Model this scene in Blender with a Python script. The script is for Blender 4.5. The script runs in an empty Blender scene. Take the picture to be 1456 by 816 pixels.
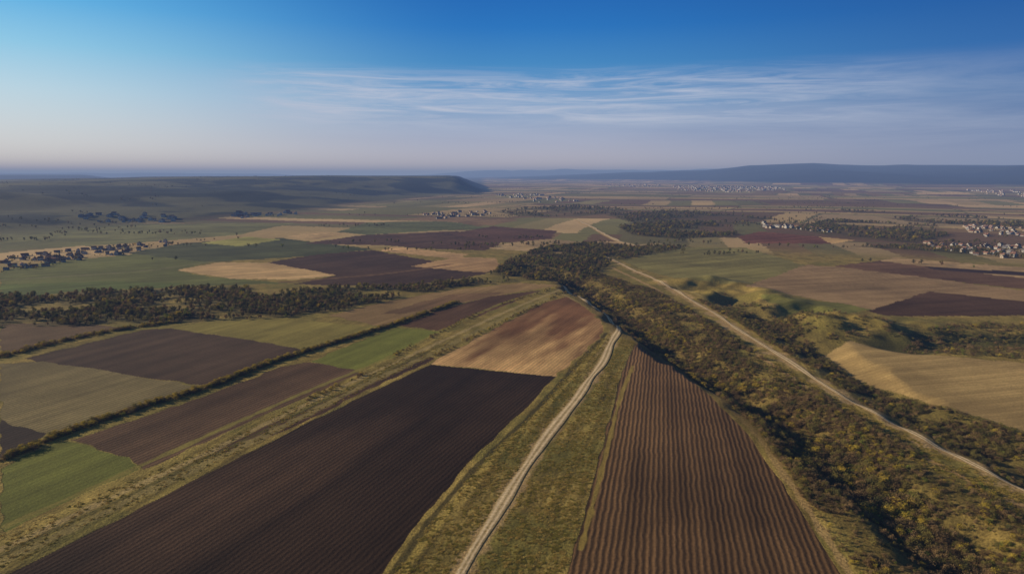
import bpy, math, random
import numpy as np
from mathutils import Vector
random.seed(7); rng=np.random.default_rng(7)
scene=bpy.context.scene
CAMH=120.0; PITCH=math.radians(9.4); FPX=971.0
# ---------- survey: sightings converted to ground-plane coordinates (metres) ----------
def g(px,py):
    xc=(px-728)/FPX; yc=(408-py)/FPX
    dz=-math.sin(PITCH)+yc*math.cos(PITCH)
    t=CAMH/-dz
    return (t*xc, t*(math.cos(PITCH)+yc*math.sin(PITCH)))
def G(pts): return np.array([g(*p) for p in pts])
def lin(c):
    c=np.array(c,float)/255.
    return np.where(c<=0.04045,c/12.92,((c+0.055)/1.055)**2.4)
K=np.array([1.98,1.8,1.42])
def alb(c): return lin(c)*K
# ---------- numpy noise ----------
def vn(x,y,s=0):
    xi=np.floor(x); yi=np.floor(y); xf=x-xi; yf=y-yi
    def h(a,b):
        v=np.sin(a*127.1+b*311.7+s*74.7)*43758.5453
        return v-np.floor(v)
    u=xf*xf*(3-2*xf); v=yf*yf*(3-2*yf)
    a=h(xi,yi); b=h(xi+1,yi); c=h(xi,yi+1); d=h(xi+1,yi+1)
    return a+(b-a)*u+(c-a)*v+(a-b-c+d)*u*v
def fbm(x,y,s=0,o=3):
    r=0; a=1; t=0
    for i in range(o):
        r=r+a*vn(x*2**i,y*2**i,s+i*3.1); t+=a; a*=.5
    return r/t
def hsh(a,b=0,s=0):
    v=np.sin(a*91.17+b*47.31+s*13.7)*24634.633
    return v-np.floor(v)
def sst(a,b,x):
    t=np.clip((x-a)/(b-a),0,1); return t*t*(3-2*t)
def inpoly(P,x,y):
    x0,y0=P.min(0); x1,y1=P.max(0)
    m=np.zeros(x.shape,bool)
    idx=np.nonzero((x>=x0)&(x<=x1)&(y>=y0)&(y<=y1))
    if len(idx[0])==0: return m
    xx=x[idx]; yy=y[idx]; c=np.zeros(xx.shape,bool)
    n=len(P)
    for i in range(n):
        ax,ay=P[i]; bx,by=P[(i+1)%n]
        if ay==by: continue
        k=((ay>yy)!=(by>yy))&(xx<(bx-ax)*(yy-ay)/(by-ay)+ax)
        c^=k
    m[idx]=c
    return m
def dline(L,x,y,maxd=1e9):
    d=np.full(x.shape,1e9)
    x0,y0=L.min(0)-maxd; x1,y1=L.max(0)+maxd
    idx=np.nonzero((x>=x0)&(x<=x1)&(y>=y0)&(y<=y1))
    xx=x[idx]; yy=y[idx]; dd=np.full(xx.shape,1e9)
    for i in range(len(L)-1):
        a=L[i]; b=L[i+1]; e=b-a
        t=np.clip(((xx-a[0])*e[0]+(yy-a[1])*e[1])/(e@e),0,1)
        dd=np.minimum(dd,np.hypot(xx-a[0]-t*e[0],yy-a[1]-t*e[1]))
    d[idx]=dd
    return d
def smoothline(L,n=8):
    L=np.array(L); out=[]
    P=np.vstack([2*L[0]-L[1],L,2*L[-1]-L[-2]])
    for i in range(1,len(P)-2):
        p0,p1,p2,p3=P[i-1:i+3]
        for k in range(n):
            t=k/n
            out.append(0.5*((2*p1)+(-p0+p2)*t+(2*p0-5*p1+4*p2-p3)*t*t+(-p0+3*p1-3*p2+p3)*t**3))
    out.append(L[-1]); return np.array(out)
# ---------- map data ----------
ROAD_A=smoothline(G([(640,835),(668,790),(705,735),(748,665),(795,597),(832,552),(856,512),(874,480),(878,464),(866,450),(840,431),(815,415),(802,404)]),6)
ROAD_B=smoothline(G([(862,366),(900,384),(940,402),(992,432),(1050,470),(1120,513),(1200,563),(1262,595),(1340,638),(1456,697),(1560,750)]),6)
ROAD_C=smoothline(G([(820,313),(840,322),(862,335),(885,345),(912,351)]),5)
RAVINE=smoothline(G([(745,380),(800,392),(850,418),(915,463),(1005,522),(1105,578),(1200,650),(1310,745),(1420,850)]),5)
GUL1=G([(1035,425),(1090,452),(1160,492),(1215,530),(1300,585),(1456,655),(1520,690)])
GUL2=G([(1285,488),(1340,480),(1456,482),(1530,488)])
GUL3=G([(1000,405),(1090,432),(1180,462),(1285,470)])
W=[([(0,422),(100,416),(250,411),(400,407),(560,408),(640,400),(705,388),(720,372),(770,352),(850,345),(880,352),(850,372),(830,392),(810,402),(760,398),(650,408),(560,424),(480,442),(400,452),(250,458),(130,462),(0,465),(-80,470),(-80,420)],4800,4.2,36,.56),
   ([(700,388),(720,372),(770,352),(850,345),(880,352),(850,372),(830,392),(810,402),(760,398)],900,4.2,36,.4),
   ([(840,350),(900,350),(975,352),(940,360),(870,372),(850,395),(830,392)],700,4.5,40,.45),
   ([(875,322),(940,316),(1010,318),(1060,328),(1040,336),(960,340),(900,335)],1100,6,120,.5),
   ([(1130,325),(1180,312),(1330,320),(1350,335),(1300,346),(1200,340)],1200,6,120,.5),
   ([(1200,350),(1330,358),(1456,368),(1560,376),(1560,366),(1456,360),(1330,350)],350,5,60,.45),
   ([(860,305),(960,300),(1100,310),(1060,318),(900,316)],650,7,150,.52),
   ([(1190,300),(1456,312),(1560,320),(1560,335),(1456,325),(1300,315)],700,7,150,.52),
   ([(700,300),(820,292),(900,300),(820,308),(740,306)],450,7,150,.52)]
def X2A(px): return math.degrees(math.atan((px-728)/FPX))
def H(x,y):
    r=np.hypot(x,y); az=np.degrees(np.arctan2(x,y))
    z=(fbm(x/140,y/140,5,2)-.5)*2.0*sst(150,600,r)+(fbm(x/600,y/600,9,2)-.5)*9*sst(900,2500,r)
    d=dline(RAVINE,x,y,60)
    w=28+11*(fbm(x/20,y/20,2,2)-.5)*2
    z=z-(6.5+3.5*sst(250,450,r))*(1-sst(.05,1,d/w))*sst(1500,700,r)+(fbm(x/12,y/12,14,2)-.5)*3.5*(1-sst(.5,1,d/w))
    d=dline(GUL1,x,y,40); z=z-5*(1-sst(0.,1,d/(18+14*vn(x/16,y/16,4))))
    d=dline(GUL2,x,y,60); z=z-5.5*(1-sst(.1,1,d/(32+10*vn(x/20,y/20,6))))
    d=dline(GUL3,x,y,70); z=z+(1-sst(.2,1,d/60))*(fbm(x/45,y/45,8,3)-.42)*26
    A=[-70,X2A(0),X2A(200),X2A(400),X2A(560),X2A(690)]
    Rb=np.interp(az,A,[1200,1400,1750,2250,2900,4000]); 
    Rc=np.interp(az,A,[3600,3800,4200,4700,5000,5200])
    m=sst(X2A(692),X2A(640),az+(fbm(x/300,y/300,2,2)-.5)*1.2)*sst(-150,-100,az)
    gl=fbm(x/420,y/700,21,3)
    hh=sst(0,1,(r-Rb)/(Rc-Rb)+(gl-.5)*.24)
    hl=np.interp(az,[-50,X2A(0),X2A(160),X2A(300),X2A(450),X2A(640)],[66,74,84,96,102,100])
    z=z+m*(hl*hh+ (fbm(x/550,y/550,31,3)-.5)*46*sst(0,.3,hh)*(1-.8*sst(.6,1,hh)))*(1-sst(7000,9500,r))
    m=sst(X2A(190),X2A(120),az); z=z+m*100*sst(9000,14000,r)*(1-sst(17000,20000,r))
    m=sst(X2A(450),X2A(380),az); z=z+m*(120+45*vn(az*.5,az*0,3))*sst(24000,32000,r)*(1-sst(35000,40000,r))
    m=sst(X2A(600),X2A(1080),az)
    m2=sst(X2A(540),X2A(740),az)
    gl=fbm(x/2200,y/3600,41,4)
    cr=np.interp(az,[X2A(700),X2A(850),X2A(1000),X2A(1060),X2A(1150),X2A(1250),X2A(1456),60],[180,225,205,275,310,275,268,270])
    z=z+m*(cr*sst(0,1,(r-np.interp(az,[0,20,37],[11000,7800,6300]))/7600+(gl-.5)*.5)+ (gl-.5)*90*sst(7500,12000,r))*(1-sst(21000,25000,r))
    z=z+m2*(300+130*(fbm(az*.45,az*0,51,3)-.5))*sst(24000,31000,r)*(1-sst(38000,42000,r))
    return z
# ---------- ground grid (denser toward where there is detail) ----------
azf=np.linspace(-41,41,1260)
azs=np.radians(np.concatenate([azf,np.arange(44,318,3.)]))
rad=[0.02,40,80,110,135]; r=150.
while r<62000:
    rad.append(r)
    r+=min((r*r+CAMH**2)/CAMH*math.radians(.052),.0085*r)
rad=np.array(rad+[62000,90000]); nr=len(rad); na=len(azs)
RR,AA=np.meshgrid(rad,azs,indexing='ij')
X=RR*np.sin(AA); Y=RR*np.cos(AA); R=RR
Z=H(X,Y)
# ---------- colours ----------
PAL=np.array([alb(c) for c in [(74,58,44),(98,80,58),(140,122,90),(154,134,104),(82,82,50),(92,92,58),(110,103,72),(120,105,82),(78,76,52),(90,72,55),(80,62,50),(132,116,86)]])
wx=X+(vn(X/9,Y/9,1)-.5)*(2+R*.004); wy=Y+(vn(X/9,Y/9,2)-.5)*(2+R*.004)
th=math.radians(22); U=wx*math.cos(th)-wy*math.sin(th); V=wx*math.sin(th)+wy*math.cos(th)
U=U+200*vn(V/900,U/1500,3); V=V+260*vn(U/900,V/1700,4)
BX,BY=720.,480.
bj=np.floor(V/BY); bi=np.floor((U+hsh(bj,0,5)*BX)/BX)
lu=(U+hsh(bj,0,5)*BX)-bi*BX; lv=V-bj*BY
o=hsh(bi,bj,1)>.45; wd=55+hsh(bi,bj,2)**2*330
q=np.where(o,lu,lv); si=np.floor(q/wd)
ci=(hsh(bi*3.7+si,bj*1.9+si*5.3,3)*len(PAL)).astype(int)%len(PAL)
col=PAL[ci].copy()
col=col*.82+alb((104,94,66))[None,None]*.18
col*=(.7+.6*fbm(X/260,Y/260,19,3))[...,None]
edge=np.minimum(np.minimum(lu,BX-lu),np.minimum(lv,BY-lv))
e=(edge<(3+R*.001)); col[e]=alb((82,80,52))
far=sst(1050,1250,R)
ng=fbm(X/22,Y/22,11,4); ng2=fbm(X/5,Y/5,12,2)
a16=math.radians(15); stk=fbm((X*math.cos(a16)-Y*math.sin(a16))/2.2,(X*math.sin(a16)+Y*math.cos(a16))/60,15,3)
grass=alb((86,80,42))[None,None]*(1-ng[...,None])+alb((126,110,64))[None,None]*ng[...,None]
grass=grass*(.65+.7*ng2[...,None])*(1+(stk-.5)*1.5*sst(700,400,R))[...,None]
gp=sst(.52,.66,fbm(X/35,Y/35,16,3))[...,None]*.4
grass=grass*(1-gp)+alb((80,82,40))[None,None]*gp
col=col*far[...,None]+grass*(1-far[...,None])
rough=1-far*.7
phase=np.zeros_like(X); amp=np.zeros_like(X)
F=[
([(0,412),(0,384),(60,374),(230,358),(300,372),(250,385),(300,394),(410,403),(200,410)],(80,84,46),60,4,.1),
([(0,428),(0,404),(150,400),(260,403),(230,410),(100,415)],(70,80,40),60,4,.1),
([(0,356),(0,328),(200,318),(420,316),(340,334),(230,343),(120,350)],(86,87,56),60,4,.1),
([(180,360),(262,346),(400,338),(530,355),(450,363),(300,373)],(60,64,40),60,5,.1),
([(285,346),(350,337),(402,340),(340,350)],(120,119,66),60,5,.1),
([(250,384),(310,373),(385,374),(478,392),(420,398),(330,397)],(146,124,92),60,5,.2),
([(380,373),(450,362),(530,356),(640,376),(712,382),(690,390),(620,401),(560,407),(420,404),(478,392)],(56,42,34),40,4,.2),
([(538,357),(560,351),(665,362),(645,368)],(152,126,94),40,5,.1),
([(585,379),(650,365),(705,367),(714,381),(690,388)],(132,108,80),40,5,.1),
([(405,336),(460,329),(500,333),(440,341)],(144,124,94),40,5,.1),
([(430,346),(520,334),(650,329),(725,340),(690,356),(600,354),(555,350)],(66,49,40),40,5,.1),
([(480,330),(520,316),(640,314),(700,325),(620,328),(520,334)],(74,78,52),40,5,.1),
([(640,333),(700,321),(792,328),(782,343),(715,345)],(72,52,43),40,5,.1),
([(720,346),(780,340),(852,346),(800,360),(695,353)],(136,118,90),40,5,.1),
([(560,312),(620,307),(740,312),(700,320),(640,315)],(104,86,66),40,5,.1),
([(0,462),(110,457),(172,465),(100,479),(0,504)],(80,66,50),24,3,.3),
([(40,508),(195,470),(245,466),(437,498),(388,515),(292,549),(180,532),(60,520)],(62,50,41),24,3,.35),
([(0,516),(60,513),(180,532),(287,550),(200,580),(100,612),(64,617),(0,597)],(96,88,63),24,3,.4),
([(0,597),(64,617),(30,642),(0,652)],(50,42,36),24,3,.3),
([(245,465),(330,450),(405,452),(545,466),(480,486),(435,498)],(104,97,52),24,3,.2),
([(470,448),(540,430),(640,412),(740,402),(795,405),(720,418),(650,432),(560,462),(535,463)],(108,90,63),24,3,.3),
([(540,446),(640,418),(720,415),(650,431),(580,445)],(88,70,51),24,3,.3),
([(0,690),(0,667),(75,630),(98,628),(180,650),(198,668),(120,704),(0,757)],(76,80,37),24,3,.15),
([(102,626),(250,578),(400,522),(440,515),(508,524),(510,532),(420,570),(204,668),(180,650)],(70,55,43),24,2.6,.45),
([(440,514),(560,466),(625,470),(560,506),(512,526)],(84,88,40),24,3,.15),
([(565,463),(640,436),(700,421),(775,412),(700,441),(625,469)],(72,54,41),24,3,.3),
([(300,642),(420,588),(515,546),(600,505),(622,508),(520,556),(430,602),(330,643)],(58,43,34),24,3,.4),
([(20,812),(0,830),(-80,880),(500,880),(545,812),(600,735),(680,645),(750,578),(790,534),(700,526),(612,517),(420,610),(200,722)],(38,28,21),22,2.2,.42),
([(612,516),(700,525),(790,534),(812,514),(850,482),(860,464),(836,440),(808,421),(770,432),(700,468)],(164,136,98),22,2.5,.3),
([(800,830),(830,740),(850,660),(868,590),(886,522),(905,488),(925,493),(960,522),(1010,562),(1066,620),(1108,680),(1148,740),(1210,835)],(80,62,44),12.3,2.1,.9),
([(885,372),(960,352),(1060,352),(1145,378),(1065,405),(980,402),(930,388)],(98,94,58),60,4,.15),
([(1145,377),(1250,385),(1456,414),(1560,425),(1560,445),(1456,432),(1320,415),(1240,440),(1060,408)],(114,96,73),75,4,.25),
([(1080,424),(1190,430),(1240,440),(1195,449),(1110,440)],(90,90,48),60,4,.2),
([(1232,442),(1320,414),(1456,428),(1560,438),(1560,452),(1456,448),(1262,449)],(64,48,37),75,4,.3),
([(1185,379),(1250,371),(1456,395),(1560,406),(1560,420),(1456,412),(1250,387)],(80,61,47),75,4,.25),
([(1250,371),(1456,395),(1560,403),(1560,392),(1456,380),(1270,366)],(134,114,86),75,4,.2),
([(1310,378),(1456,386),(1456,392),(1330,383)],(48,37,34),75,4,.2),
([(1050,336),(1080,329),(1165,337),(1182,347),(1060,346)],(88,58,47),60,4,.2),
([(1165,337),(1216,342),(1182,347)],(150,126,90),60,4,.1),
([(1158,500),(1212,484),(1330,503),(1456,515),(1560,525),(1560,640),(1456,612),(1380,588),(1300,562),(1222,532)],(124,107,74),75,4,.12),
]
for pts,c,fa,sp,am in F:
    P=G(pts); big=am in(.9,.42)
    m=inpoly(P,X+(wx-X)*(.5 if big else 1),Y+(wy-Y)*(.5 if big else 1))
    if not m.any(): continue
    xx=X[m]; yy=Y[m]; a=math.radians(fa)
    u=xx*math.cos(a)-yy*math.sin(a); v=xx*math.sin(a)+yy*math.cos(a)
    n=fbm(u/4,v/90,pts[0][0],3); n2=fbm(xx/60,yy/60,pts[0][1],4); n3=fbm(u/16,v/140,pts[0][1]+5,2)
    k=(.72+.56*n)*(.6+.8*n2)*(.76+.48*n3)
    cc=alb(c)[None]*k[:,None]
    if c==(164,136,98):
        t=sst(330,590,np.hypot(xx,yy)+(fbm(u/9,v/45,77,3)-.5)*260)[:,None]
        cc=cc*(1-t)+alb((92,66,46))[None]*k[:,None]*t
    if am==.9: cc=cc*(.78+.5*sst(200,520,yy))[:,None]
    if am==.42: cc=cc*(1+.9*sst(.56,.75,fbm(u/30,v/160,71,3)))[:,None]
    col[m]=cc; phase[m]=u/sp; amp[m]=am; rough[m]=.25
for pts,n_,s_,cl,thr in W:
    m=inpoly(G(pts),wx,wy); 
    t=sst(thr-.2,thr+.02,fbm(X[m]/cl,Y[m]/cl,3,3)+.1)*.75
    col[m]=col[m]*(1-t[:,None])+alb((68,64,40))[None]*(.6+.8*ng[m])[:,None]*t[:,None]; rough[m]=1
LN=[
([(0,800),(150,728),(300,656),(420,597),(520,546),(620,499),(720,450),(806,412)],2.2,(112,102,66)),
([(0,782),(150,712),(300,641),(420,582),(520,534),(620,488),(720,443),(800,410)],1.6,(130,116,82)),
([(0,790),(150,720),(300,648),(420,590),(520,540),(620,494)],.8,(74,70,38)),
([(0,752),(200,662),(420,563),(560,504),(700,437),(790,408)],1.5,(104,98,52)),
([(0,655),(100,614),(200,580),(300,549),(388,515),(470,490),(560,461),(650,430)],2.2,(92,80,42)),
([(905,482),(932,488),(970,518),(1020,560),(1076,617),(1120,680),(1160,740),(1215,825)],1.5,(134,114,80)),
([(545,835),(610,742),(692,648),(765,580),(815,522),(862,474)],1.2,(52,48,28)),
([(560,830),(625,742),(705,648),(778,575),(830,517),(868,474)],1.2,(128,114,62)),
([(800,418),(842,440),(868,462),(862,485),(840,515)],1.0,(120,106,74)),
([(900,520),(884,560),(868,620),(850,690),(826,780)],1.0,(118,104,56)),
([(880,540),(850,600),(815,670),(780,750),(750,830)],.9,(84,76,40)),
([(870,355),(900,350),(935,347)],5,(150,132,102)),
([(840,346),(872,344),(905,352),(870,356)],7,(150,130,100)),
([(960,405),(1010,430),(1090,474),(1180,530),(1290,590),(1456,668)],1.6,(120,108,68)),
([(870,380),(930,410),(975,440),(1040,478),(1110,525),(1190,580),(1260,622),(1456,720)],1.6,(134,112,80)),
([(0,398),(200,385),(300,372)],3,(90,88,60)),
([(400,402),(560,388),(640,376)],3,(90,70,52)),
]
for pts,w,c in LN:
    L=smoothline(G(pts),5); w=w+0*X
    w=w*(1+R*.0004)*(.5+1.*vn(X/6,Y/6,w[0,0]))
    d=dline(L,X,Y,14); t=(1-sst(.6,1.4,d/w))*.85
    col=col*(1-t[...,None])+alb(c)[None,None]*(.8+.4*ng2[...,None])*t[...,None]; amp*=(1-t)
for L,w in ((ROAD_A,4.0),(ROAD_B,5.),(ROAD_C,6)):
    d=dline(L,X,Y,25); ns=fbm(X/9,Y/9,88,3)-.5
    t=(1-sst(.45,1.25,(d+(ng2-.5)*4+ns*(16 if 4.5<w<5.5 else 3))/w))*.85
    col=col*(1-t[...,None])+alb((140,120,90))[None,None]*(.8+.4*ng2[...,None])*t[...,None]; amp*=(1-t)
d=dline(RAVINE,X,Y,70); t=(1-sst(.75,1.,d/34))*sst(1500,900,R)*(amp<.05)*.8
rc=alb((82,72,42))[None,None]*(.45+1.*ng[...,None]); col=col*(1-t[...,None])+rc*t[...,None]
d=dline(GUL2,X,Y,40); t=(1-sst(.6,1,d/32))
col=col*(1-t[...,None])+alb((68,66,38))[None,None]*t[...,None]
d=dline(GUL1,X,Y,30); t=(1-sst(.5,1,d/24))*.7*(amp<.05)
col=col*(1-t[...,None])+alb((74,68,40))[None,None]*(.6+.8*ng[...,None])*t[...,None]
AZ=np.degrees(AA); AZ=np.where(AZ>180,AZ-360,AZ)
A=[-70,X2A(0),X2A(200),X2A(400),X2A(560),X2A(690)]
Rb=np.interp(AZ,A,[1200,1400,1750,2250,2900,4000])
gl=fbm(X/420,Y/700,21,3)
m=sst(X2A(696),X2A(680),AZ)*sst(0,350,R-Rb+(gl-.5)*600)
n=fbm(X/200,Y/200,61,5)
hc=alb((70,70,48))[None,None]*(1-sst(.42,.58,n))[...,None]+alb((30,35,25))[None,None]*sst(.42,.58,n)[...,None]
col=col*(1-m[...,None])+hc*m[...,None]
hm=sst(8,30,Z)*sst(6300,8000,R); hm=np.maximum(hm,sst(14000,20000,R)*.8)
n=fbm(X/900,Y/900,63,4)
hc=alb((26,30,22))[None,None]*(.4+1.2*n[...,None])
col=col*(1-hm[...,None])+hc*hm[...,None]
# ---------- mesh ----------
me=bpy.data.meshes.new("ground")
nv=nr*na
me.vertices.add(nv)
me.vertices.foreach_set("co",np.stack([X,Y,Z],-1).astype(np.float32).ravel())
i=np.arange(nr-1)[:,None]*na; j=np.arange(na)[None]; j2=(j+1)%na
fc=np.stack([i+j,i+na+j,i+na+j2,i+j2],-1).reshape(-1,4)[:,::-1]
nf=len(fc)
me.loops.add(nf*4); me.loops.foreach_set("vertex_index",fc.astype(np.int32).ravel())
me.polygons.add(nf); me.polygons.foreach_set("loop_start",(np.arange(nf)*4).astype(np.int32))
me.polygons.foreach_set("use_smooth",np.ones(nf,bool))
me.update(calc_edges=True)
at=me.attributes.new("soil","FLOAT_COLOR","POINT")
at.data.foreach_set("color",np.concatenate([np.clip(col,0.005,.9),np.ones(col.shape[:2]+(1,))],-1).astype(np.float32).ravel())
at=me.attributes.new("furrow","FLOAT_VECTOR","POINT")
at.data.foreach_set("vector",np.stack([phase,amp,rough],-1).astype(np.float32).ravel())
ground=bpy.data.objects.new("ground",me); scene.collection.objects.link(ground)
# ---------- material helpers ----------
def newmat(n):
    m=bpy.data.materials.new(n); m.use_nodes=True
    nt=m.node_tree; b=nt.nodes["Principled BSDF"]; b.inputs["Roughness"].default_value=.95
    b.inputs["Specular IOR Level"].default_value=.1
    return m,nt,b
class NB:
    def __init__(s,nt): s.nt=nt
    def n(s,t,**k):
        x=s.nt.nodes.new(t)
        for a,v in k.items(): setattr(x,a,v)
        return x
    def l(s,a,b): s.nt.links.new(a,b)
    def m(s,op,a,b=None,c=None,clamp=False):
        x=s.n("ShaderNodeMath",operation=op); x.use_clamp=clamp
        for i,v in enumerate((a,b,c)):
            if v is None: continue
            if isinstance(v,(int,float)): x.inputs[i].default_value=v
            else: s.l(v,x.inputs[i])
        return x.outputs[0]
    def noise(s,vec,sc,det=3,ro=.5):
        x=s.n("ShaderNodeTexNoise"); x.inputs["Scale"].default_value=sc; x.inputs["Detail"].default_value=det; x.inputs["Roughness"].default_value=ro
        if vec is not None: s.l(vec,x.inputs["Vector"])
        return x.outputs["Fac"]
    def vscale(s,v,f):
        x=s.n("ShaderNodeVectorMath",operation="SCALE"); s.l(v,x.inputs[0])
        if isinstance(f,(int,float)): x.inputs["Scale"].default_value=f
        else: s.l(f,x.inputs["Scale"])
        return x.outputs[0]
    def mix(s,f,a,b):
        x=s.n("ShaderNodeMix",data_type="RGBA")
        for k,v in ((0,f),(6,a),(7,b)):
            if isinstance(v,(int,float)): x.inputs[k].default_value=v
            elif isinstance(v,(tuple,list)) or isinstance(v,np.ndarray): x.inputs[k].default_value=(*[float(q) for q in v[:3]],1)
            else: s.l(v,x.inputs[k])
        return x.outputs[2]
m,nt,b=newmat("soil_and_grass"); N=NB(nt)
ca=N.n("ShaderNodeAttribute",attribute_name="soil"); fa=N.n("ShaderNodeAttribute",attribute_name="furrow")
sp=N.n("ShaderNodeSeparateXYZ"); N.l(fa.outputs["Vector"],sp.inputs[0]); ph,am,ro=sp.outputs
pos=N.n("ShaderNodeNewGeometry").outputs["Position"]
n1=N.noise(pos,.9,5,.65); n2=N.noise(pos,.06,4,.6); n3=N.noise(pos,.11,4)
ph2=N.m('ADD',ph,N.m('MULTIPLY',n3,.8))
s=N.m('SINE',N.m('MULTIPLY',ph2,6.28318))
s2=N.m('SINE',N.m('MULTIPLY',ph2,6.28318/6.3))
brk=N.m('ADD',.3,N.m('MULTIPLY',n1,1.4))
brk=N.m('MULTIPLY',brk,N.m('ADD',.4,N.m('MULTIPLY',n2,1.2)))
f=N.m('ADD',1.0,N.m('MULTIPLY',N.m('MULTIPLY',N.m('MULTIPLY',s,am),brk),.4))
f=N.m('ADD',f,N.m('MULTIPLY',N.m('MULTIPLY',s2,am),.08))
gr=N.m('MULTIPLY',N.m('SUBTRACT',n1,.5),N.m('ADD',.7,N.m('MULTIPLY',ro,1.8)))
f=N.m('MULTIPLY',f,N.m('ADD',1.0,gr)); f=N.m('MULTIPLY',f,N.m('ADD',.72,N.m('MULTIPLY',n2,.56)))
f=N.m('MAXIMUM',f,.1)
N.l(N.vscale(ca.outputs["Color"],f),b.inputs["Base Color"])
bp=N.n("ShaderNodeBump"); bp.inputs["Strength"].default_value=1; bp.inputs["Distance"].default_value=1
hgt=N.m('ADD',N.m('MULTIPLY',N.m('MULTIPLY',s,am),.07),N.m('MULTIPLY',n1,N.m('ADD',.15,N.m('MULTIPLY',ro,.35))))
N.l(hgt,bp.inputs["Height"]); N.l(bp.outputs[0],b.inputs["Normal"])
ground.data.materials.append(m)
# ---------- dirt roads ----------
m,nt,b=newmat("dirt_track"); N=NB(nt)
pos=N.n("ShaderNodeNewGeometry").outputs["Position"]
ra=N.n("ShaderNodeAttribute",attribute_name="across"); n1=N.noise(pos,.8,5,.6); n2=N.noise(pos,.12,3)
w=N.m('ABSOLUTE',ra.outputs["Fac"])
rut=N.m('SUBTRACT',1.0,N.m('MULTIPLY',N.m('ABSOLUTE',N.m('SUBTRACT',w,.45)),2.2),clamp=True)
fac=N.m('ADD',N.m('MULTIPLY',rut,.85),N.m('MULTIPLY',N.m('SUBTRACT',n1,.42),1.6),clamp=True)
c=N.mix(fac,alb((112,98,68)),alb((180,164,140)))
N.l(N.vscale(c,N.m('ADD',.7,N.m('MULTIPLY',n2,.6))),b.inputs["Base Color"])
bp=N.n("ShaderNodeBump"); bp.inputs["Distance"].default_value=.2; N.l(n1,bp.inputs["Height"]); N.l(bp.outputs[0],b.inputs["Normal"])
dirt=m
def road(L,w,name):
    seg=[]; 
    for a,c in zip(L[:-1],L[1:]):
        k=max(1,int(np.hypot(*(c-a))/3)); 
        for q in range(k): seg.append(a+(c-a)*q/k)
    L=np.array(seg+[L[-1]]); T=np.gradient(L,axis=0); T/=np.linalg.norm(T,axis=1)[:,None]; Nn=np.stack([T[:,1],-T[:,0]],1)
    cs=np.linspace(-1,1,7); fs=[]
    ww=w*(.65+.7*vn(np.arange(len(L))*.13,0*L[:,0],3))
    P=L[:,None,:]+Nn[:,None,:]*(cs[None,:,None]*ww[:,None,None])
    P=P+Nn[:,None,:]*((vn(np.arange(len(L))*.07,0*L[:,0],8)-.5)*2.2)[:,None,None]
    z=H(P[...,0],P[...,1])+.1+np.hypot(P[...,0],P[...,1])*.0005
    z-=(np.abs(cs)>.9)[None]*.06
    vs=np.concatenate([P,z[...,None]],-1).reshape(-1,3)
    for i in range(len(L)-1):
        for j in range(6):
            a=i*7+j; fs.append((a,a+1,a+8,a+7))
    me=bpy.data.meshes.new(name); me.from_pydata(vs.tolist(),[],fs); 
    at=me.attributes.new("across","FLOAT","POINT"); at.data.foreach_set("value",np.tile(cs,len(L)).astype(np.float32))
    ob=bpy.data.objects.new(name,me); scene.collection.objects.link(ob); me.materials.append(dirt)
road(ROAD_A,2.5,"dirt_road"); road(ROAD_B,1.9,"dirt_road"); road(ROAD_C,4,"dirt_road")
# ---------- foliage ----------
def leafmat(name,c1,c2,k=2.3):
    m,nt,b=newmat(name); N=NB(nt)
    oi=N.n("ShaderNodeObjectInfo").outputs["Random"]; pos=N.n("ShaderNodeNewGeometry").outputs["Position"]
    n=N.noise(pos,1.4,2)
    kk=np.array([k,k*.96,k*.85])
    c=N.mix(N.m('ADD',N.m('MULTIPLY',oi,.7),N.m('MULTIPLY',n,.3)),lin(c1)*kk,lin(c2)*kk)
    N.l(c,b.inputs["Base Color"])
    tl=N.n("ShaderNodeBsdfTranslucent"); N.l(c,tl.inputs[0]); mx=N.n("ShaderNodeMixShader"); mx.inputs[0].default_value=.25
    N.l(b.outputs[0],mx.inputs[1]); N.l(tl.outputs[0],mx.inputs[2]); N.l(mx.outputs[0],nt.nodes["Material Output"].inputs[0])
    return m
bark,_,bb=newmat("bark"); bb.inputs["Base Color"].default_value=(.13,.1,.07,1)
LM=[leafmat("twigs_brown",(82,70,50),(114,94,66),2.1),leafmat("leaves_olive",(80,74,42),(104,96,52),2.1),
    leafmat("leaves_dark",(54,56,36),(78,76,46),2.1),leafmat("leaves_yellow",(128,116,44),(146,126,54),1.9),leafmat("leaves_green",(84,90,42),(108,110,50),2.1)]
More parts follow.
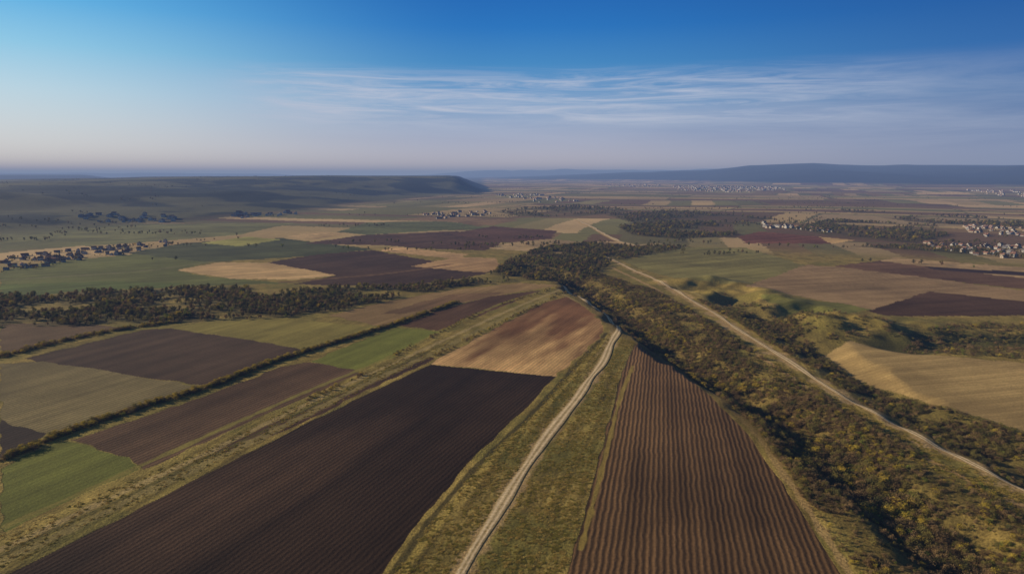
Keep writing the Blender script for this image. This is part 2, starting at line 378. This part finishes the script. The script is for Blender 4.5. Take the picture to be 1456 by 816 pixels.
def plant(name,h,cr,nclump,nleaf,ls,mat,trunk=True,seed=0):
    rd=random.Random(seed); vs=[];fs=[];mi=[]
    def tube(a,c,r0,r1):
        a=np.array(a,float); c=np.array(c,float); d=c-a; d/=np.linalg.norm(d)
        s=np.cross(d,[.3,.9,.1]); s/=np.linalg.norm(s); t=np.cross(d,s); o=len(vs)
        for p,r in ((a,r0),(c,r1)):
            for k in range(5):
                an=k*2*math.pi/5; vs.append(tuple(p+r*(math.cos(an)*s+math.sin(an)*t)))
        for k in range(5): fs.append((o+k,o+(k+1)%5,o+5+(k+1)%5,o+5+k)); mi.append(0)
    base=h*.25 if trunk else h*.05
    if trunk: tube((0,0,-.3),(0,0,h*.6),h*.03,h*.014)
    for q in range(nclump):
        a=rd.random()*6.28; rr=cr*math.sqrt(rd.random())*.8; z=base+(h-base)*(.1+.8*rd.random())
        lim=math.sqrt(max(.05,1-((z-(base+h)/2)/((h-base)/2))**2)); rr*=lim*1.1
        c=np.array((rr*math.cos(a),rr*math.sin(a),z))
        tube((0,0,base*.6+.2*z*rd.random()),c,h*.012,h*.004)
        cs=cr*(.16+.26*rd.random())
        for k in range(nleaf):
            p=c+np.array([rd.gauss(0,1),rd.gauss(0,1),rd.gauss(0,.8)])*cs*.62
            if p[2]<.05: p[2]=.05+rd.random()*.2
            d=np.array([rd.gauss(0,1) for _ in range(3)]); d/=np.linalg.norm(d); e=np.cross(d,[rd.random(),rd.random(),rd.random()+.1]); e/=np.linalg.norm(e)
            s=ls*(.5+rd.random()); o=len(vs)
            vs.extend([tuple(p-d*s*.6),tuple(p+e*s*.35),tuple(p+d*s*.6),tuple(p-e*s*.35)]); fs.append((o,o+1,o+2,o+3)); mi.append(1)
    me=bpy.data.meshes.new(name); me.from_pydata(vs,[],fs); me.materials.append(bark); me.materials.append(mat)
    me.polygons.foreach_set("material_index",mi); return bpy.data.objects.new(name,me)
shr=bpy.data.collections.new("shrub_kinds")
for k in range(10):
    shr.objects.link(plant("shrub_%02d"%k,1.0*(.7+.12*(k%4)),.62,18,24,.085,LM[[0,0,0,1,1,1,2,3,4,0][k]],False,k))
tre=bpy.data.collections.new("tree_kinds")
for k in range(8):
    tre.objects.link(plant("tree_%02d"%k,1.0,.36+.05*(k%3),18,22,.085,LM[[2,2,1,0,1,3,4,0][k]],True,30+k))
tuf=bpy.data.collections.new("tuft_kinds")
def tuft(name,mat,seed):
    rd=random.Random(seed); vs=[];fs=[]
    for k in range(46):
        a=rd.random()*6.28; r=math.sqrt(rd.random())*.7; x,y=r*math.cos(a),r*math.sin(a); hh=.12+rd.random()*.22; b2=rd.random()*6.28; w=.09
        o=len(vs); lx,ly=math.cos(b2)*.4,math.sin(b2)*.4
        vs.extend([(x-w*math.sin(b2),y+w*math.cos(b2),0),(x+w*math.sin(b2),y-w*math.cos(b2),0),(x+lx,y+ly,hh)]); fs.append((o,o+1,o+2))
    me=bpy.data.meshes.new(name); me.from_pydata(vs,[],fs); me.materials.append(mat); return bpy.data.objects.new(name,me)
GM=[leafmat("straw",(124,108,58),(150,130,74),2.2),leafmat("grass_olive",(94,88,38),(120,108,50),2.2)]
for k in range(4): tuf.objects.link(tuft("tuft_%d"%k,GM[k%2],k))
def scatter_obj(name,pts,kind,scl,coll,ob_z=None):
    pts=np.array(pts); z=H(pts[:,0],pts[:,1])
    me=bpy.data.meshes.new(name); me.vertices.add(len(pts))
    me.vertices.foreach_set("co",np.column_stack([pts,z]).astype(np.float32).ravel())
    me.attributes.new("kind","INT","POINT").data.foreach_set("value",np.array(kind,np.int32))
    me.attributes.new("scl","FLOAT","POINT").data.foreach_set("value",np.array(scl,np.float32))
    me.attributes.new("rot","FLOAT","POINT").data.foreach_set("value",rng.random(len(pts)).astype(np.float32)*6.28 if ob_z is None else np.array(ob_z,np.float32))
    ob=bpy.data.objects.new(name,me); scene.collection.objects.link(ob)
    nt=bpy.data.node_groups.new(name,"GeometryNodeTree")
    nt.interface.new_socket("Geometry",in_out="INPUT",socket_type="NodeSocketGeometry"); nt.interface.new_socket("Geometry",in_out="OUTPUT",socket_type="NodeSocketGeometry")
    n=nt.nodes; l=nt.links
    gi=n.new("NodeGroupInput"); go=n.new("NodeGroupOutput"); ip=n.new("GeometryNodeInstanceOnPoints")
    ci=n.new("GeometryNodeCollectionInfo"); ci.inputs["Collection"].default_value=coll; ci.inputs["Separate Children"].default_value=True; ci.inputs["Reset Children"].default_value=True
    def na(nm,t): x=n.new("GeometryNodeInputNamedAttribute"); x.data_type=t; x.inputs[0].default_value=nm; return x.outputs[0]
    ip.inputs["Pick Instance"].default_value=True
    l.new(gi.outputs[0],ip.inputs["Points"]); l.new(ci.outputs[0],ip.inputs["Instance"]); l.new(na("kind","INT"),ip.inputs["Instance Index"])
    cx=n.new("ShaderNodeCombineXYZ"); l.new(na("rot","FLOAT"),cx.inputs[2]); l.new(cx.outputs[0],ip.inputs["Rotation"]); l.new(na("scl","FLOAT"),ip.inputs["Scale"]); l.new(ip.outputs[0],go.inputs[0])
    ob.modifiers.new("scatter","NODES").node_group=nt
    return ob
def fill(pts,n,clump=None,thr=.4):
    P=G(pts) if not isinstance(pts,np.ndarray) else pts; x0,y0=P.min(0); x1,y1=P.max(0); out=np.zeros((0,2))
    while len(out)<n:
        x=rng.uniform(x0,x1,n*3); y=rng.uniform(y0,y1,n*3); k=inpoly(P,x,y)
        if clump: k&=fbm(x/clump,y/clump,3,3)+rng.random(len(x))*.2>thr
        out=np.vstack([out,np.column_stack([x[k],y[k]])])
    return out[:n]
def along(pts,n,w,thr=.3):
    L=smoothline(G(pts),4); s=np.r_[0,np.cumsum(np.hypot(*np.diff(L,axis=0).T))]; t=rng.random(n)*s[-1]
    t=t[fbm(t/18,t*0,n,2)>thr]; n=len(t)
    return np.column_stack([np.interp(t,s,L[:,0]),np.interp(t,s,L[:,1])])+rng.normal(0,w,(n,2))
def keepoff(P,d=4.5):
    k=np.ones(len(P),bool)
    for L,w in ((ROAD_A,d),(ROAD_B,d+.5),(ROAD_C,12)): k&=dline(L,P[:,0],P[:,1],40)>w
    return P[k]
rav=[(806,404),(840,430),(908,482),(940,488),(1014,550),(1078,610),(1124,680),(1166,745),(1232,835),(1640,835),(1600,790),(1456,722),(1330,655),(1250,612),(1180,570),(1100,518),(1030,472),(980,440),(930,412),(880,398),(840,385)]
p=keepoff(fill(rav,12000,16,.52)); p=np.vstack([p,keepoff(fill(rav,7500))]); n=len(p)
kd=rng.choice(10,n,p=[.2,.17,.15,.13,.11,.09,.04,.02,.03,.06]); sc=rng.uniform(.9,2.8,n)*(.6+.75*fbm(p[:,0]/20,p[:,1]/20,4,2)); sc[-7000:]*=.5
d=dline(RAVINE,p[:,0],p[:,1],60); sc*=1+.35*(d<14)
yl=(fbm(p[:,0]/18,p[:,1]/18,55,2)>.64)&(rng.random(n)<.3); kd[yl]=rng.choice([7,8],yl.sum())
scatter_obj("ravine_shrubs",p,kd,sc,shr)
p=keepoff(np.vstack([fill([(1060,440),(1130,462),(1165,495),(1225,535),(1300,566),(1380,592),(1456,617),(1560,650),(1560,735),(1456,688),(1340,628),(1262,585),(1200,553),(1120,503),(1050,460),(985,425)],4000,14,.52),
  fill([(1285,490),(1320,466),(1400,458),(1560,460),(1560,512),(1456,510),(1330,501)],1100,14,.46),
  fill([(1030,415),(1110,440),(1280,462),(1290,480),(1210,480),(1150,500),(1050,462)],450,14,.54)])); n=len(p)
scatter_obj("gully_shrubs",p,rng.choice(10,n,p=[.14,.14,.13,.15,.13,.11,.08,.02,.04,.06]),rng.uniform(1.0,2.9,n),shr)
ps=[];ss=[]
for pts,n,s,cl,thr in W:
    q=keepoff(fill(pts,n,cl,thr)); ps.append(q); ss.append(rng.uniform(.5,1.35,len(q))*s)
p=np.vstack(ps); n=len(p)
scatter_obj("valley_woodland",p,rng.choice(8,n,p=[.15,.13,.2,.2,.13,.04,.04,.11]),np.concatenate(ss),tre)
HD=[([(0,655),(100,614),(200,580),(300,549),(388,515),(470,490),(560,461),(650,430)],1500,1.2,2.3,.2),
    ([(0,507),(100,482),(180,467),(250,458)],350,1.8,2.4,.25),
    ([(300,548),(388,515),(440,498)],130,1.2,2.6,.3),
    ([(440,498),(540,468),(590,452)],100,1.2,2.2,.3),
    ([(560,505),(700,438),(795,408)],240,1.6,1.6,.25),
    ([(430,572),(505,537),(520,530)],40,1,1.8,.3),
    ([(620,505),(720,455),(804,414)],200,1.4,1.6,.3)]
ps=[];ss=[]
for pts,n,w,s,th in HD:
    q=along(pts,n,w,th); ps.append(q); ss.append(rng.uniform(.4,1.3,len(q))*s)
p=np.vstack(ps); n=len(p)
scatter_obj("hedgerow_shrubs",p,rng.choice(10,n,p=[.14,.1,.1,.12,.1,.08,.01,.23,.05,.07]),np.concatenate(ss),shr)
n=15000; az=rng.uniform(-42,42,n); rr=np.exp(rng.uniform(np.log(1050),np.log(6500),n))
x=rr*np.sin(np.radians(az)); y=rr*np.cos(np.radians(az))
k=(np.abs(fbm(x/700+3,y/260,91,3)-.5)<.013)|(fbm(x/400,y/200,93,3)>.72)
p=np.column_stack([x[k],y[k]]); n=len(p)
scatter_obj("distant_trees",p,rng.choice(8,n,p=[.2,.2,.2,.15,.15,.0,.03,.07]),rng.uniform(3.5,7,n),tre)
vg=[([(545,830),(612,742),(692,650),(765,582),(812,522),(858,478),(876,470),(868,500),(846,535),(800,600),(745,672),(700,745),(650,830)],3000),
    ([(672,830),(708,755),(755,680),(805,606),(842,556),(868,512),(884,480),(903,485),(884,522),(866,590),(848,660),(828,740),(798,830)],3000),
    ([(0,812),(300,662),(520,553),(640,495),(640,485),(520,528),(300,634),(0,762)],1000),
    ([(1100,545),(1200,600),(1300,655),(1456,735),(1456,700),(1330,640),(1200,572),(1100,512)],2500)]
p=keepoff(np.vstack([fill(a,n,5,.5) for a,n in vg]),2.8); n=len(p)
scatter_obj("grass_tufts",p,rng.choice(4,n),rng.uniform(.4,1.1,n),tuf)
# ---------- village houses ----------
def flat(n,c,var=0.):
    m,nt,b=newmat(n); N=NB(nt); ns=N.noise(N.n("ShaderNodeNewGeometry").outputs["Position"],.8,4)
    oi=N.n("ShaderNodeObjectInfo").outputs["Random"]
    f=N.m('ADD',.8-var/2,N.m('ADD',N.m('MULTIPLY',ns,.4),N.m('MULTIPLY',oi,var)))
    c=N.mix(0.,c,c); N.l(N.vscale(c,f),b.inputs["Base Color"]); return m
wallm=flat("plaster",(.46,.43,.38),.4); wall2=flat("plaster_cream",(.44,.37,.28),.3); roofm=flat("clay_tiles",(.25,.13,.085),.5); roof2=flat("grey_sheet_roof",(.2,.18,.17),.3); winm=flat("window_glass",(.04,.05,.06)); doorm=flat("door_wood",(.15,.08,.04))
def house(name,L,Wd,hw,hr,wm,rm):
    vs=[];fs=[];mi=[]
    def box(x0,x1,y0,y1,z0,z1,k):
        o=len(vs); vs.extend([(x,y,z) for z in (z0,z1) for x,y in ((x0,y0),(x1,y0),(x1,y1),(x0,y1))])
        for f in ((0,3,2,1),(4,5,6,7),(0,1,5,4),(1,2,6,5),(2,3,7,6),(3,0,4,7)): fs.append(tuple(o+q for q in f)); mi.append(k)
    a,c=L/2,Wd/2; box(-a,a,-c,c,-1.5,hw,0)
    o=len(vs); vs.extend([(-a,-c,hw),(-a,c,hw),(-a,0,hw+hr),(a,-c,hw),(a,c,hw),(a,0,hw+hr)]); fs.extend([(o,o+2,o+1),(o+3,o+4,o+5)]); mi.extend([0,0])
    e=.5; sl=hr/c
    for s in (-1,1):
        o=len(vs); z0=hw-e*sl+.03; z1=hw+hr+.03
        for dz in (0,.18):
            vs.extend([(-a-e,s*(c+e),z0+dz),(a+e,s*(c+e),z0+dz),(a+e,0,z1+dz),(-a-e,0,z1+dz)])
        for f in ((0,1,2,3),(4,5,6,7),(0,1,5,4),(1,2,6,5),(3,0,4,7)): fs.append(tuple(o+q for q in f)); mi.append(1)
    box(a*.3,a*.3+.6,.5,1.1,hw+hr*.4,hw+hr+.9,0)
    fl=max(1,int(hw//2.8))
    for f in range(fl):
        z=f*2.9+1
        k=int(L//2.6)
        for i in range(k):
            x=-a+(i+.5)*L/k
            for s in (-1,1):
                if f==0 and i==k//2 and s==-1: box(x-.5,x+.5,-c-.04,-c+.1,0,2.1,3)
                else: box(x-.55,x+.55,s*c-.04,s*c+.04,z,z+1.3,2)
        for s in (-1,1): box(s*a-.04,s*a+.04,-.6,.6,z,z+1.3,2)
    me=bpy.data.meshes.new(name); me.from_pydata(vs,[],fs)
    for q in (wm,rm,winm,doorm): me.materials.append(q)
    me.polygons.foreach_set("material_index",mi); return me
HM=[house("house_a",10,7,3,2.6,wallm,roofm),house("house_b",9,8,5.8,2.6,wallm,roofm),house("house_c",13,7,3.2,2.4,wall2,roofm),house("house_d",9,7,3,2.4,wallm,roof2),house("house_e",24,9,4,2.5,wallm,roof2)]
VP=[([(0,366),(120,355),(240,343),(247,349),(130,369),(0,390)],95,.62),
    ([(1312,346),(1400,349),(1470,352),(1470,370),(1400,364),(1330,356)],65,.68),
    ([(1370,320),(1470,324),(1470,342),(1385,335)],60,.72),
    ([(1083,317),(1130,322),(1150,328),(1090,324)],22,.85),([(1140,322),(1190,326),(1186,331),(1145,328)],14,.75),
    ([(600,304),(690,299),(702,305),(620,311)],55,.8)]
for pts,n,hs in VP:
    for q in fill(pts,n):
        k=random.choice([0,0,1,1,2,2,3,4] if n<30 else [0,0,1,2,2,3])
        o=bpy.data.objects.new("village_house",HM[k]); scene.collection.objects.link(o)
        o.location=(q[0],q[1],float(H(np.array([q[0]]),np.array([q[1]]))[0])+.1); o.rotation_euler[2]=random.choice([0,math.pi/2])+.35+random.gauss(0,.15); s=random.uniform(.85,1.15)*hs; o.scale=(s,s,s)
hc=bpy.data.collections.new("house_kinds")
for k,mh in enumerate(HM): hc.objects.link(bpy.data.objects.new("hk_%d"%k,mh))
p=np.vstack([fill([(950,264),(1110,266),(1120,270),(1060,274),(970,271)],330),fill([(700,277),(760,276),(830,286),(770,290)],60),fill([(95,314),(240,309),(255,315),(110,320)],35),fill([(1370,270),(1500,272),(1500,282),(1400,278)],90),fill([(330,305),(420,301),(430,305),(340,310)],25),fill([(860,262),(940,262),(940,266),(870,266)],60)])
n=len(p); scatter_obj("distant_village_houses",p,rng.choice(5,n,p=[.2,.3,.2,.1,.2]),rng.uniform(.7,1.3,n),hc,rng.choice([.3,1.87],n))
p=np.vstack([fill(a,int(n*1.3)) for a,n,_ in VP]); n=len(p)
scatter_obj("village_trees",p,rng.choice(8,n,p=[.15,.15,.2,.2,.1,.05,.1,.05]),rng.uniform(2.2,4.4,n),tre)
# ---------- haze ----------
me=bpy.data.meshes.new("haze"); s=95000; z0,z1=-300,400
v=[(x,y,z) for z in (z0,z1) for x,y in ((-s,-s),(s,-s),(s,s),(-s,s))]
me.from_pydata(v,[],[(0,3,2,1),(4,5,6,7),(0,1,5,4),(1,2,6,5),(2,3,7,6),(3,0,4,7)])
hz=bpy.data.objects.new("haze",me); scene.collection.objects.link(hz)
m=bpy.data.materials.new("haze"); m.use_nodes=True; nt=m.node_tree; nt.nodes.clear(); N=NB(nt)
out=N.n("ShaderNodeOutputMaterial"); ab=N.n("ShaderNodeVolumeAbsorption"); em=N.n("ShaderNodeEmission"); ad=N.n("ShaderNodeAddShader")
sig=np.array([1/19000,1/16000,1/12000]); D=sig.max()*1.0001
ab.inputs["Color"].default_value=(*[float(1-q/D) for q in sig],1); ab.inputs["Density"].default_value=float(D)
hcol=lin((126,140,168)); ec=sig*hcol; em.inputs["Color"].default_value=(*[float(q/ec.max()) for q in ec],1); em.inputs["Strength"].default_value=float(ec.max())  # volume's own emission stands in for light scattered by the haze
N.l(ab.outputs[0],ad.inputs[0]); N.l(em.outputs[0],ad.inputs[1]); N.l(ad.outputs[0],out.inputs["Volume"])
me.materials.append(m)
# ---------- sky ----------
SUN_EL=math.radians(18); SUN_AZ=math.radians(-74)
w=bpy.data.worlds.new("World"); scene.world=w; w.use_nodes=True; nt=w.node_tree; nt.nodes.clear(); N=NB(nt)
out=N.n("ShaderNodeOutputWorld"); bg=N.n("ShaderNodeBackground"); bg.inputs["Strength"].default_value=.1
sky=N.n("ShaderNodeTexSky"); sky.sky_type='NISHITA'; sky.sun_disc=False; sky.sun_elevation=SUN_EL; sky.sun_rotation=SUN_AZ
tc=N.n("ShaderNodeTexCoord"); sx=N.n("ShaderNodeSeparateXYZ"); N.l(tc.outputs["Generated"],sx.inputs[0])
el=N.m('MULTIPLY',N.m('ARCSINE',sx.outputs[2]),57.2958); az=N.m('MULTIPLY',N.m('ARCTAN2',sx.outputs[0],sx.outputs[1]),57.2958)
def ramp(fac,st):
    r=N.n("ShaderNodeValToRGB"); N.l(fac,r.inputs[0]); e=r.color_ramp.elements
    while len(e)<len(st): e.new(.5)
    for x,(p,c) in zip(e,st): x.position=p; x.color=(*[float(q) for q in lin(c)],1)
    return r.outputs[0]
t=N.m('DIVIDE',el,60.,clamp=True)
E=[0,2.8,5.7,8.6,11.4,14.2,26,60]
def col3(cs): return ramp(t,[(e/60,c) for e,c in zip(E,cs)])
cl=col3([(244,238,232),(220,228,232),(192,222,238),(144,206,238),(96,182,234),(58,156,222),(40,84,132),(44,66,96)])
cm=col3([(218,210,214),(168,177,204),(116,160,206),(58,136,198),(14,113,192),(0,97,180),(30,66,112),(38,56,84)])
cr=col3([(148,156,184),(108,130,172),(74,116,170),(24,96,169),(2,84,160),(0,70,146),(26,54,96),(36,50,76)])
fl=N.n("ShaderNodeMapRange"); fl.interpolation_type='SMOOTHSTEP'; N.l(az,fl.inputs[0]); fl.inputs[1].default_value=-39; fl.inputs[2].default_value=-2
fr=N.n("ShaderNodeMapRange"); fr.interpolation_type='SMOOTHSTEP'; N.l(az,fr.inputs[0]); fr.inputs[1].default_value=0; fr.inputs[2].default_value=42
base=N.mix(fr.outputs[0],N.mix(fl.outputs[0],cl,cm),cr)
def mr(v,a,b_,c=0,d=1,sm=True):
    x=N.n("ShaderNodeMapRange"); 
    if sm: x.interpolation_type='SMOOTHSTEP'
    N.l(v,x.inputs[0]); x.inputs[1].default_value=a; x.inputs[2].default_value=b_; x.inputs[3].default_value=c; x.inputs[4].default_value=d; return x.outputs[0]
def band(v,a,b_,c,d): return N.m('MULTIPLY',mr(v,a,b_),mr(v,c,d,1,0))
def cirrus(sx_,sy_,off,lo,hi,dist=.5):
    cv=N.n("ShaderNodeCombineXYZ"); N.l(N.m('ADD',N.m('MULTIPLY',az,sx_),off),cv.inputs[0]); N.l(N.m('ADD',N.m('MULTIPLY',el,sy_),N.m('MULTIPLY',az,.006)),cv.inputs[1])
    nz=N.n("ShaderNodeTexNoise"); N.l(cv.outputs[0],nz.inputs["Vector"]); nz.inputs["Scale"].default_value=1.; nz.inputs["Detail"].default_value=9; nz.inputs["Roughness"].default_value=.64; nz.inputs["Distortion"].default_value=dist
    return mr(nz.outputs["Fac"],lo,hi,sm=False)
veil=N.m('MULTIPLY',cirrus(.045,.5,2.3,.32,.75),N.m('MULTIPLY',band(el,.5,3.6,6.0,8.8),band(az,-30,-12,34,60)))
wisp=N.m('MULTIPLY',cirrus(.085,1.3,7.1,.42,.68,1.1),N.m('MULTIPLY',band(el,3.2,4.8,7.0,8.8),band(az,-24,-15,16,34)))
cf=N.m('ADD',N.m('MULTIPLY',veil,.45),N.m('MULTIPLY',wisp,.75),clamp=True)
base=N.mix(cf,base,lin((190,199,220)))
hd=N.n("ShaderNodeVectorMath",operation="SCALE"); N.l(base,hd.inputs[0]); hd.inputs["Scale"].default_value=10
mx=N.mix(.96,sky.outputs[0],hd.outputs[0])
N.l(mx,bg.inputs[0]); N.l(bg.outputs[0],out.inputs[0])
# ---------- sun ----------
sl=bpy.data.lights.new("sun","SUN"); sl.energy=5.0; sl.angle=math.radians(.5); sl.color=(1,.86,.66)
so=bpy.data.objects.new("sun",sl); scene.collection.objects.link(so)
d=Vector((math.sin(SUN_AZ)*math.cos(SUN_EL),math.cos(SUN_AZ)*math.cos(SUN_EL),math.sin(SUN_EL)))
so.rotation_euler=d.to_track_quat('Z','Y').to_euler()
# ---------- camera ----------
cd=bpy.data.cameras.new("camera"); cam=bpy.data.objects.new("camera",cd); scene.collection.objects.link(cam)
cd.sensor_width=36; cd.lens=24.0; cd.clip_start=1; cd.clip_end=250000
cam.location=(0,0,CAMH); cam.rotation_euler=(math.radians(90)-PITCH,0,0); scene.camera=cam
scene.view_settings.view_transform='Standard'; scene.view_settings.look='None'; scene.view_settings.exposure=0
